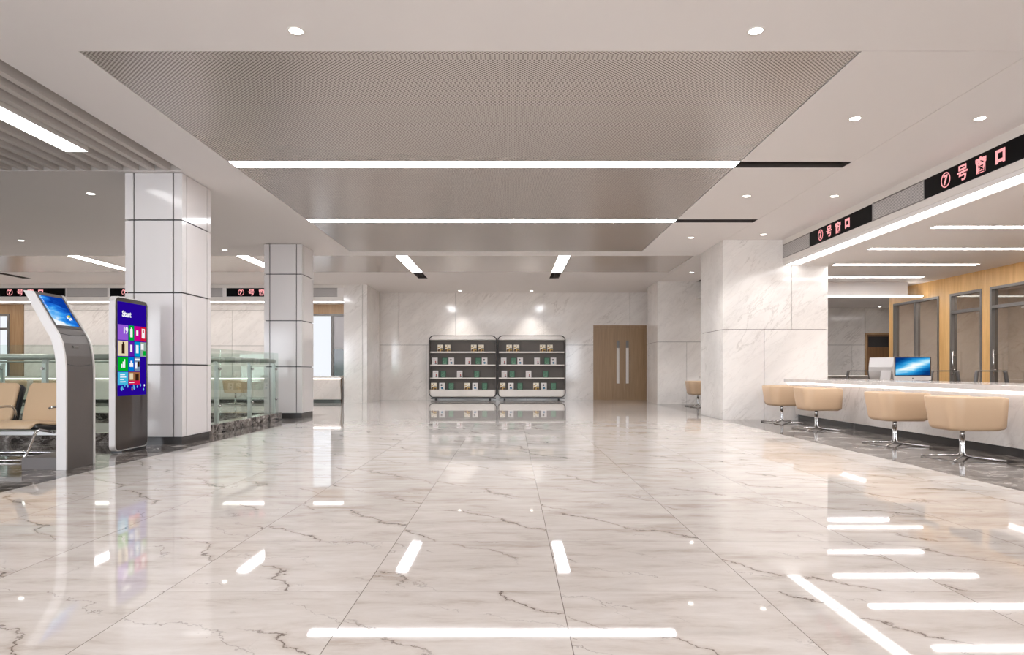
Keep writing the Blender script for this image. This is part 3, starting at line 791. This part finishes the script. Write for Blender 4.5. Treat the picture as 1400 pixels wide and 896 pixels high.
# ------------------------------------------------------------------ computers
def computer(label, loc, rz):
    t = thing('desktop_computer', label, 'computer', loc, rz, 'desktop computers on the staff desk')
    w, z0, z1 = .325, .09, .51
    MB().prism([(0, z0), (.012, z0), (.055, .25), (.05, .33), (.012, z1), (0, z1)], 'x', -w, w).build('housing', pm('silver aluminium', (178,174,171), .35, metal=.5) , t, bevel=.003, local=True)
    MB().box(-w+.002, -.004, z0+.07, w-.002, 0, z1-.002).build('bezel', BEZ, t, local=True)
    MB().box(-w+.022, -.0065, z0+.09, w-.022, -.0045, z1-.022).build('screen', NEB, t, local=True)
    MB().box(-w+.002, -.004, z0+.001, w-.002, 0, z0+.069).build('chin', CHIN, t, local=True)
    m = MB(); seg = 14
    vs = [(.011*math.cos(2*PI*q/seg)*(1 if abs(math.sin(2*PI*q/seg)) < .8 else .9), -.0055, z0+.034+.012*math.sin(2*PI*q/seg)) for q in range(seg)]
    m.add(vs, [tuple(range(seg))]); m.add([(.001, -.0055, z0+.047), (.007, -.0055, z0+.056), (.003, -.0055, z0+.046)], [(0,1,2)])
    m.build('emblem', BLK, t, local=True)
    m = MB(); m.prism([(.03, .3), (.045, .3), (.12, .012), (.10, .012)], 'x', -.09, .09); m.box(-.10, -.06, 0, .10, .14, .012)
    m.build('stand', CHIN, t, local=True)
    return t
computer('silver desktop computer with a lit blue and white screen behind the right counter', (7.09, 11.9, .74), 0)
computer('silver desktop computer turned away, its plain grey back showing left of the lit screen', (7.12, 12.75, .74), PI-.95)
computer('small lit computer on the far left counter at the left edge', (lx(8), 21.0, .835-.05+.05), .4)

# ------------------------------------------------------------------ book racks
RY0, RY1 = 22.70, 23.05; kr = RY0/921
def rx(px): return (px-699)*kr
def rzz(py): return 1+(507-py)*kr
BR = [('left', 586.5), ('right', 680.7)]
rz_top, rz_bot = rzz(459.3), rzz(543.7)
shelves = [480.9, 498.7, 516.6]
def rack(px0, side):
    x0 = rx(px0); x1 = rx(px0+92.2)
    t = thing('book_rack', 'grey and white display rack with rounded tube frame, the %s one of two' % side, 'bookcase', ((x0+x1)/2, RY0+.17, 0), 0, 'display racks on the back wall')
    R_ = .17; pts = []
    z0, z1 = rz_bot, rz_top
    for cx_, cz_, a0 in ((x1-R_, z1-R_, 0), (x0+R_, z1-R_, PI/2), (x0+R_, z0+R_, PI), (x1-R_, z0+R_, 3*PI/2)):
        for q in range(8): a = a0+q*(PI/2)/7; pts.append((cx_+R_*math.cos(a), RY0+.01, cz_+R_*math.sin(a)))
    m = MB(); pp = pts + [pts[0], pts[1]]; m.tube(pp, .016, 8, cap=False); m.build('tube_frame', TUBE, t)
    # white rounded body plate behind
    m = MB(); m.prism([(p[0], p[2]) for p in pts], 'y', RY1-.05, RY1); m.build('body', SHELFW, t)
    MB().box(x0+.02, RY0+.05, rzz(464.7), x1-.02, RY1-.05, rzz(464.7)+.02).build('top_board', SHELFW, t)
    MB().box(x0+.03, RY0+.05, rzz(464.7)+.02, x1-.03, RY0+.07, rz_top-.03).build('header_panel', SHELFW, t)
    MB().box(x0+.03, RY1-.07, rzz(533.5), x1-.03, RY1-.052, rzz(465)).build('back_panel', SHELFB, t)
    m = MB(); m.box(x0+.012, RY0+.03, rzz(533), x0+.03, RY1-.05, rzz(465)); m.box(x1-.03, RY0+.03, rzz(533), x1-.012, RY1-.05, rzz(465)); m.build('side_panel', SHELFB, t)
    for sy in shelves: MB().box(x0+.032, RY0+.02, rzz(sy)-.045, x1-.032, RY1-.07, rzz(sy)).build('shelf', SHELFW, t, bevel=.003)
    m = MB(); m.box(x0+.04, RY0+.02, rz_bot+.02, x1-.04, RY1-.05, rzz(533.4)); m.build('base_box', SHELFW, t, bevel=.02)
    MB().box(x0+.05, RY0+.05, rz_bot-.05, x1-.02, RY1-.1, rz_bot-.02).build('base_rail', TUBE, t)
    for fx in (x0+.22, x1-.22): MB().cyl((fx, RY0+.1, 0), (fx, RY0+.1, rz_bot-.01), .03, 12).build('foot', BLK, t)
for side, px0 in BR: rack(px0, side)
CREAM = pm('cream paper', (238,230,212), .6); GOLD = pm('gold print', (196,160,84), .5); BRN = pm('brown print', (96,70,44), .5)
GRN = pm('green cover', (78,122,98), .55); GRN2 = pm('dark green edge', (34,66,52), .55); GRL = pm('pale green print', (128,164,140), .6)
WCV = pm('white cover', (226,222,220), .5); RDP = pm('red print', (168,70,62), .6); BLU = pm('blue print', (20,104,140), .5)
def book_mesh(kind):
    """local: stands on z=0, face -y, width .185, height .235, leaning slightly"""
    w, h, d = .092, .235, .022
    if kind == 'small': h = .2
    t = bpy.data.objects.new('book', None)
    m = MB(); mats = {'gold': [CREAM, CREAM, GOLD, BRN, BLK], 'green': [GRN2, CREAM, GRN, GRL, GRN], 'red': [WCV, CREAM, WCV, RDP, BLK], 'blue': [WCV, CREAM, WCV, BLU, BLK]}[kind]
    m.box(-w, 0, 0, w, .004, h, 0); m.box(-w, d-.004, 0, w, d, h, 0); m.box(-w+.003, .004, .003, w-.001, d-.004, h-.003, 1)
    m.box(-w-.003, 0, 0, -w, d, h, 0)
    def tri(pts, mi, e=.0015): m.add([(p[0]*w, -e, p[1]*h) for p in pts], [tuple(range(len(pts)))], mi)
    def blob(cx_, cz_, r_, mi, e=.002):
        m.add([(cx_*w+r_*math.cos(2*PI*q/12), -e, cz_*h+r_*math.sin(2*PI*q/12)) for q in range(12)], [tuple(range(12))], mi)
    if kind == 'gold':
        tri([(-1, .02), (1, .02), (1, .35), (.1, .5), (-1, .2)], 2); tri([(-.9, .02), (-.3, .02), (-.1, .42), (-.9, .3)], 3, .002); tri([(.2, .02), (.95, .02), (.95, .18), (.3, .3)], 3, .0025)
        tri([(.1, .42), (.98, .36), (.98, .48), (.2, .5)], 4, .003); tri([(-.95, .5), (-.2, .56), (-.2, .64), (-.95, .62)], 2, .003); blob(-.05, .84, .014, 4); tri([(.3, .6), (.9, .66), (.9, .74), (.3, .72)], 2)
    elif kind == 'green':
        tri([(-.86, .05), (.86, .05), (.86, .95), (-.86, .95)], 2); tri([(-.7, .3), (-.3, .42), (-.3, .47), (-.7, .36)], 3, .002); tri([(.1, .6), (.5, .68), (.5, .72), (.1, .65)], 3, .002); tri([(-.5, .08), (.6, .08), (.6, .14), (-.5, .14)], 3, .002)
        blob(.3, .36, .01, 3)
    elif kind == 'red':
        blob(.3, .45, .018, 3); tri([(.1, .2), (.55, .2), (.48, .42), (.18, .4)], 3); tri([(.05, .06), (.65, .06), (.65, .18), (.05, .16)], 4); tri([(-.6, .7), (.5, .72), (.5, .735), (-.6, .715)], 3, .001)
    else:
        blob(-.2, .68, .032, 4); blob(.0, .24, .035, 3); tri([(-.45, .2), (.5, .16), (.4, .3), (-.4, .34)], 3, .0025); blob(.65, .1, .008, 4)
    o = m.build('book', mats); return o
protos = {}
cov = {'gold': 'cream and gold book', 'green': 'dark green book', 'red': 'white book with red figure', 'blue': 'white book with blue spot'}
rows = [(0, 480.9, 'top shelf', [(172, 243, 'gold'), (265, 338, 'gold'), (601, 676, 'gold'), (698, 770, 'gold')]),
        (1, 498.7, 'second shelf', [(100, 172, 'red'), (228, 300, 'green'), (315, 383, 'blue'), (530, 603, 'red'), (658, 730, 'green'), (745, 812, 'blue')]),
        (2, 516.6, 'third shelf', [(108, 182, 'red'), (208, 280, 'green'), (422, 492, 'red'), (640, 712, 'green')]),
        (3, 533.4, 'bottom shelf', [(85, 160, 'gold'), (195, 263, 'blue'), (310, 383, 'green'), (517, 592, 'gold'), (622, 690, 'blue'), (742, 815, 'green')])]
ordn = ['leftmost', 'second from left', 'third from left', 'fourth from left', 'fifth from left', 'rightmost']
for side, dx in (('left', 0), ('right', 94.2)):
    for ri, sy, rn, lst in rows:
        for i, (a, b, kd) in enumerate(lst):
            px = 580+(a+b)/2/9.43+dx
            pos = 'rightmost' if i == len(lst)-1 else ordn[i]
            if kd not in protos: o = protos[kd] = book_mesh(kd)
            else: o = protos[kd].copy(); COL.objects.link(o)
            o.location = ((px-699)*(RY0+.12)/921, RY0+.12, rzz(sy)+.0015+.0005)
            o.rotation_euler = (-.1, 0, 0)
            tag(o, '%s, %s on %s, %s rack' % (cov[kd], pos, rn, side), 'book', 'books on the %s of the %s rack' % (rn, side))

# ------------------------------------------------------------------ ticket kiosk
kx, ky = -4.5, 7.01
t = thing('ticket_kiosk', 'leaning charcoal ticket kiosk with silver edges and blue touch screen', 'kiosk', (kx, ky, 0))
back = [(-4.572, 0), (-4.572, .9), (-4.58, 1.10), (-4.60, 1.22), (-4.63, 1.33), (-4.71, 1.463), (-4.80, 1.625), (-4.905, 1.81)]
front = [(-4.476, 0), (-4.476, .9), (-4.478, 1.03), (-4.488, 1.15), (-4.513, 1.282), (-4.545, 1.36), (-4.583, 1.426), (-4.69, 1.605), (-4.812, 1.805)]
poly = back + front[::-1]
ya, yb = 6.77, 7.25
for y0_, y1_ in ((ya, ya+.022), (yb-.022, yb)): MB().prism(poly, 'y', y0_, y1_).build('side_frame', SLVR, t, bevel=.003)
ins = [(x-.012, z) for x, z in front]
MB().prism([(x+.012, z) for x, z in back] + ins[::-1], 'y', ya+.0225, yb-.0225).build('front_panel', GREYK, t)
# joints across the panel
def on_front(z):
    for (xa, za), (xb, zb) in zip(ins, ins[1:]):
        if za <= z <= zb: return xa+(xb-xa)*(z-za)/(zb-za)
m = MB()
for zc in (1.07, 1.385):
    pts = []
    for q in range(9):
        y = ya+.023 + (yb-ya-.046)*q/8; z = zc - .022*math.sin(PI*q/8); pts.append((on_front(z)+.0005, y, z))
    m.tube(pts, .0028, 6)
m.build('panel_seam', BLK, t)
A = Vector((-4.583-.012, 1.426)); B = Vector((-4.812-.012, 1.805)); d_ = (B-A).normalized(); nrm = Vector((d_.y, -d_.x))
def slope_box(name, s0_, s1_, y0_, y1_, off, th, mat):
    p = [A+d_*s0_+nrm*off, A+d_*s1_+nrm*off, A+d_*s1_+nrm*(off+th), A+d_*s0_+nrm*(off+th)]
    return MB().prism([tuple(q) for q in p], 'y', y0_, y1_).build(name, mat, t)
slope_box('screen_bezel', .01, .435, ya+.03, yb-.03, .0005, .003, pm('kiosk bezel', (66,60,57), .3))
slope_box('screen', .045, .40, ya+.065, yb-.055, .004, .002, SWIRL)
m = MB(); p0 = A+d_*.115+nrm*.0065
for q, (dy, ds, cc) in enumerate(((0, 0, 0), (.03, .006, 0), (.008, .035, 1), (.034, .04, 2), (-.02, .02, 0))):
    c0 = p0 + d_*ds
    m.add([(c0.x, yb-.16+dy, c0.y), (c0.x, yb-.135+dy, c0.y), ((c0+d_*.028).x, yb-.135+dy, (c0+d_*.028).y), ((c0+d_*.028).x, yb-.16+dy, (c0+d_*.028).y)], [(0,1,2,3)], cc)
m.build('screen_logo', [em('logo white', (245,250,255), 1), em('logo yellow', (240,200,70), 1), em('logo green', (110,190,90), 1)], t)
m = MB()
for q in range(9):
    c0 = A+d_*(.395-.022*q)+nrm*.0065; c1 = c0-d_*.012
    m.add([(c0.x, ya+.072, c0.y), (c0.x, ya+.088, c0.y), (c1.x, ya+.088, c1.y), (c1.x, ya+.072, c1.y)], [(0,1,2,3)])
m.build('screen_icon', em('icon light', (200,225,250), .9), t)
zc = 1.245; MB().box(on_front(zc)-.01, ya+.17, zc-.012, on_front(zc)+.008, ya+.255, zc+.012).build('ticket_slot', FRAME, t, bevel=.002)
MB().box(-4.93, ya+.01, 0, -4.5725, yb-.01, .125).build('base_plate', pm('grey base steel', (100,94,92), .4), t, bevel=.003)

# ------------------------------------------------------------------ portrait information display
t = thing('information_display', 'upright portrait information display with colourful tile screen beside the near column', 'display', (-4.8, 8.48, 0))
y0_, y1_, z0_, z1_ = 8.11, 8.84, .02, 1.905; R_ = .07
pts = []
for cy_, cz_, a0 in ((y1_-R_, z1_-R_, 0), (y0_+R_, z1_-R_, PI/2), (y0_+R_, z0_+R_, PI), (y1_-R_, z0_+R_, 3*PI/2)):
    for q in range(7): a = a0+q*(PI/2)/6; pts.append((cy_+R_*math.cos(a), cz_+R_*math.sin(a)))
MB().prism(pts, 'x', -4.845, -4.772).build('housing', SLVR, t, bevel=.004)
c_ = ((y0_+y1_)/2, (z0_+z1_)/2)
MB().prism([(c_[0]+(p[0]-c_[0])*.972, c_[1]+(p[1]-c_[1])*.988) for p in pts], 'x', -4.7715, -4.768).build('front_glass', pm('brown black glass', (62,56,53), .1), t)
MB().box(-4.87, 8.2, 0, -4.74, 8.75, .02).build('foot', BLK, t)
sy0, sy1, sz0, sz1 = 8.155, 8.795, .69, 1.845
def q_(m, u0, v0, u1, v1, mi, e=0):
    """u 0..1 across, v 0..1 down from the top"""
    ya_, yb_ = sy0+(sy1-sy0)*u0, sy0+(sy1-sy0)*u1; za_, zb_ = sz1-(sz1-sz0)*v1, sz1-(sz1-sz0)*v0
    x = -4.766+e
    m.add([(x, ya_, za_), (x, yb_, za_), (x, yb_, zb_), (x, ya_, zb_)], [(0,1,2,3)], mi)
cols = [(38,6,150), (150,92,214), (0,168,50), (206,0,140), (214,20,60), (232,214,180), (96,30,170), (0,152,206), (150,170,160), (0,176,40), (0,120,214), (120,140,170), (70,186,224), (160,104,70), (214,24,80), (250,250,255), (50,30,20), (110,190,235)]
SM = [em('tile %d' % i, c, .9) for i, c in enumerate(cols)]
m = MB(); m.box(-4.768, sy0, sz0, -4.766, sy1, sz1, 0); e1, e2 = .0008, .0016
R1, R2, R3, R4 = (.243, .405), (.415, .575), (.585, .735), (.745, .885)
C = [(0, .345), (.36, .55), (.565, .765), (.78, 1.0)]
def tile(ci, row, mi, e=e1): q_(m, C[ci][0]+.004, row[0], C[ci][1], row[1], mi, e)
tile(0, R1, 1); tile(1, R1, 2); tile(2, R1, 3); tile(3, R1, 4)
tile(0, R2, 5); tile(1, R2, 6); tile(2, R2, 7); tile(3, R2, 8)
tile(0, R3, 9); tile(1, R3, 10); tile(2, R3, 11)
tile(0, R4, 12); q_(m, C[1][0], R4[0], C[2][1], .84, 13, e1); q_(m, C[1][0], .84, C[2][1], R4[1], 14, e1)
# icons
q_(m, .42, .28, .50, .37, 15, e2); q_(m, .44, .265, .48, .28, 15, e2); q_(m, .63, .29, .70, .345, 15, e2); q_(m, .83, .265, .94, .37, 15, e2); q_(m, .86, .28, .91, .31, 4, e2*1.3)
q_(m, .13, .45, .23, .55, 16, e2); q_(m, .16, .425, .21, .45, 16, e2); q_(m, .42, .45, .49, .53, 15, e2); q_(m, .62, .45, .71, .54, 15, e2); q_(m, .80, .43, .90, .50, 15, e2); q_(m, .88, .51, .98, .565, 2, e2)
for i, h_ in enumerate((.04, .065, .09)): q_(m, .12+.045*i, .70-h_, .155+.045*i, .70, 15, e2)
q_(m, .40, .65, .52, .69, 15, e2); q_(m, .43, .625, .49, .65, 15, e2); q_(m, .58, .60, .75, .62, 15, e2); q_(m, .59, .64, .66, .71, 15, e2); q_(m, .68, .63, .75, .69, 16, e2)
for i in range(4): q_(m, .08, .77+.025*i, .08+(.16, .2, .12, .18)[i], .78+.025*i, 15, e2)
q_(m, .40, .76, .52, .83, 5, e2); q_(m, .60, .77, .72, .84, 16, e2); q_(m, .38, .855, .56, .865, 15, e2)
for i in range(16):
    u = random.uniform(.04, .94); v = random.uniform(.885, .975); r_ = random.uniform(.008, .02)
    cy_ = sy0+(sy1-sy0)*u; cz_ = sz1-(sz1-sz0)*v
    m.add([(-4.766+e2, cy_+r_*math.cos(2*PI*q/10), cz_+r_*1.2*math.sin(2*PI*q/10)) for q in range(10)], [tuple(range(10))], random.choice((17, 12, 15, 13, 17)))
MT = Matrix(((0, 0, 1, 0), (1, 0, 0, 0), (0, 1, 0, 0), (0, 0, 0, 1)))
def on_screen(u, v): return Matrix.Translation((-4.766+e2, sy0+(sy1-sy0)*u, sz1-(sz1-sz0)*v)) @ MT
text_on(m, 'Start', .12, .003, on_screen(.30, .125), 15, h=.075)
text_on(m, '19', .1, .003, on_screen(.27, .30), 15, h=.085)
m.build('screen', SM, t)

# ------------------------------------------------------------------ waiting bench
def bench():
    t = thing('waiting_bench', 'row of joined beige waiting seats with black shells and chrome legs behind the ticket kiosk', 'bench', (-6.0, 7.86, 0), 0)
    xs = [.43, -.18, -.79, -1.40]
    # side curve (y, z): front edge to top of back
    cur = [(-.36, .345), (-.355, .375), (-.325, .395), (-.26, .40), (-.1, .375), (.06, .36), (.13, .375), (.175, .43), (.20, .52), (.25, .68), (.295, .80), (.31, .835)]
    def curve_strip(c0, c1, off, th, w, mb, x):
        P_ = [Vector(p) for p in cur[c0:c1]]; n = len(P_); ring = []
        for i, p in enumerate(P_):
            d__ = (P_[min(i+1, n-1)] - P_[max(i-1, 0)]).normalized(); nn = Vector((-d__.y, d__.x))
            wi = w - (.03 if i in (0, n-1) else 0)
            a = p+nn*off; b = p+nn*(off+th); r_ = min(th*.45, .02)
            ring.append([(x-wi, a), (x-wi-.0, a+(b-a)*.6), (x-wi+r_, b), (x+wi-r_, b), (x+wi, a+(b-a)*.6), (x+wi, a)])
        vs = [(q[0], q[1].x, q[1].y) for r in ring for q in r]; k_ = 6
        fs = [(i*k_+j, (i+1)*k_+j, (i+1)*k_+(j+1) % k_, i*k_+(j+1) % k_) for i in range(n-1) for j in range(k_)]
        mb.add(vs, fs + [tuple(range(k_)), tuple(range((n-1)*k_, n*k_))[::-1]], 0, True)
    for x in xs:
        m = MB(); curve_strip(0, 12, -.06, .057, .268, m, x); sh = m.build('seat_shell', BLK, t, local=True, bevel=.01)
        m = MB(); curve_strip(0, 7, 0, .04, .248, m, x); m.build('seat_pad', TAN2, sh, local=True, bevel=.008)
        m = MB(); curve_strip(6, 12, 0.001, .05, .245, m, x); m.build('back_pad', TAN2, sh, local=True, bevel=.008)
    for x in [xs[0]+.305] + [x-.305 for x in xs]:
        m = MB(); m.tube([(x, .15, .36), (x, .12, .52), (x, .08, .575), (x, -.02, .585), (x, -.14, .58), (x, -.18, .57)], .014, 8, flat=1.0); m.build('armrest', STEEL, t, local=True)
    MB().box(-1.72, -.02, .245, .72, .05, .295).build('beam', SATIN, t, local=True, bevel=.004)
    for x in (.70, -1.65):
        m = MB(); m.tube([(x-.04, .02, .27), (x, -.12, .30), (x, -.30, .335), (x, -.345, .32), (x-.01, -.365, .27), (x-.03, -.44, .10), (x-.04, -.49, .03)], .016, 10); m.tube([(x-.04, .02, .27), (x-.04, .14, .16), (x-.04, .26, .015)], .015, 8)
        m.build('leg', STEEL, t, local=True)
    MB().tube([(-1.72, -.5, .018), (.72, -.5, .018)], .016, 10).build('foot_bar', STEEL, t, local=True)
    MB().tube([(-1.72, .26, .018), (.72, .26, .018)], .016, 10).build('foot_bar', STEEL, t, local=True)
    return t
b = bench()

# ------------------------------------------------------------------ glass railings
def railing(p0, p1, z0, label, n_posts, first=0.0, thin=False, posts=None):
    P0, P1 = Vector((*p0, 0)), Vector((*p1, 0)); L = (P1-P0).length; d_ = (P1-P0).normalized()
    t = thing('glass_railing', label, 'railing', tuple(P0), 0, 'glass railings round the opening')
    nrm_ = Vector((-d_.y, d_.x, 0))
    def lbox(mb, a, b, o0, o1, za, zb, mi=0):
        vs = [P0+d_*u+nrm_*o+Vector((0,0,z)) for u in (a, b) for o in (o0, o1) for z in (za, zb)]
        mb.add(vs, [(0,1,3,2), (4,6,7,5), (0,4,5,1), (2,3,7,6), (0,2,6,4), (1,5,7,3)], mi)
    posts = posts or [first + i*1.35 for i in range(n_posts)]
    edges = [0] + [p for p in posts if .3 < p < L-.3] + [L]
    for a, b in zip(edges, edges[1:]):
        m = MB(); lbox(m, a+.008, b-.008, -.006, .006, z0+.003, 1.355); m.build('glass_pane', GLASS, t)
    r_ = .018 if thin else .042
    m = MB(); m.tube([P0+nrm_*.085+Vector((0,0,1.19)), P1+nrm_*.085+Vector((0,0,1.19))], r_, 12); m.build('handrail', pm('brushed handrail', (168,166,160), .35, metal=.35), t)
    for u in posts:
        c0 = P0+d_*u+nrm_*.055
        m = MB(); lbox(m, u-.03, u+.03, .03, .088, z0+.0005, 1.10)
        m.add([P0+d_*(u+s_)+nrm_*o+Vector((0,0,z)) for s_ in (-.03, .03) for o, z in ((.03, 1.10), (.088, 1.10), (.11, 1.15), (.07, 1.155))],
              [(0,1,2,3), (4,7,6,5), (0,4,5,1), (1,5,6,2), (2,6,7,3), (3,7,4,0)])
        p = m.build('post', POSTM, t)
        m = MB()
        for z in (.42, 1.03): m.cyl(P0+d_*u-nrm_*.012+Vector((0,0,z)), P0+d_*u+nrm_*.03+Vector((0,0,z)), .02, 10)
        m.build('clamp', STEEL, p)
railing((-16.9, 9.29), (-5.22, 9.29), .145, 'glass railing with steel handrail left of the near column behind the waiting bench', 0, posts=[10.43-1.35*i for i in range(7, -1, -1)][0:8])
railing((-4.77, 9.98), (-4.77, 13.78), .145, 'glass railing with steel posts running between the two square columns', 3, posts=[1.06, 2.45, 3.72])
railing((-16.9, 14.38), (-5.22, 14.38), .1, 'glass railing on the far side of the opening', 0, thin=True, posts=[.6+1.8*i for i in range(6)])
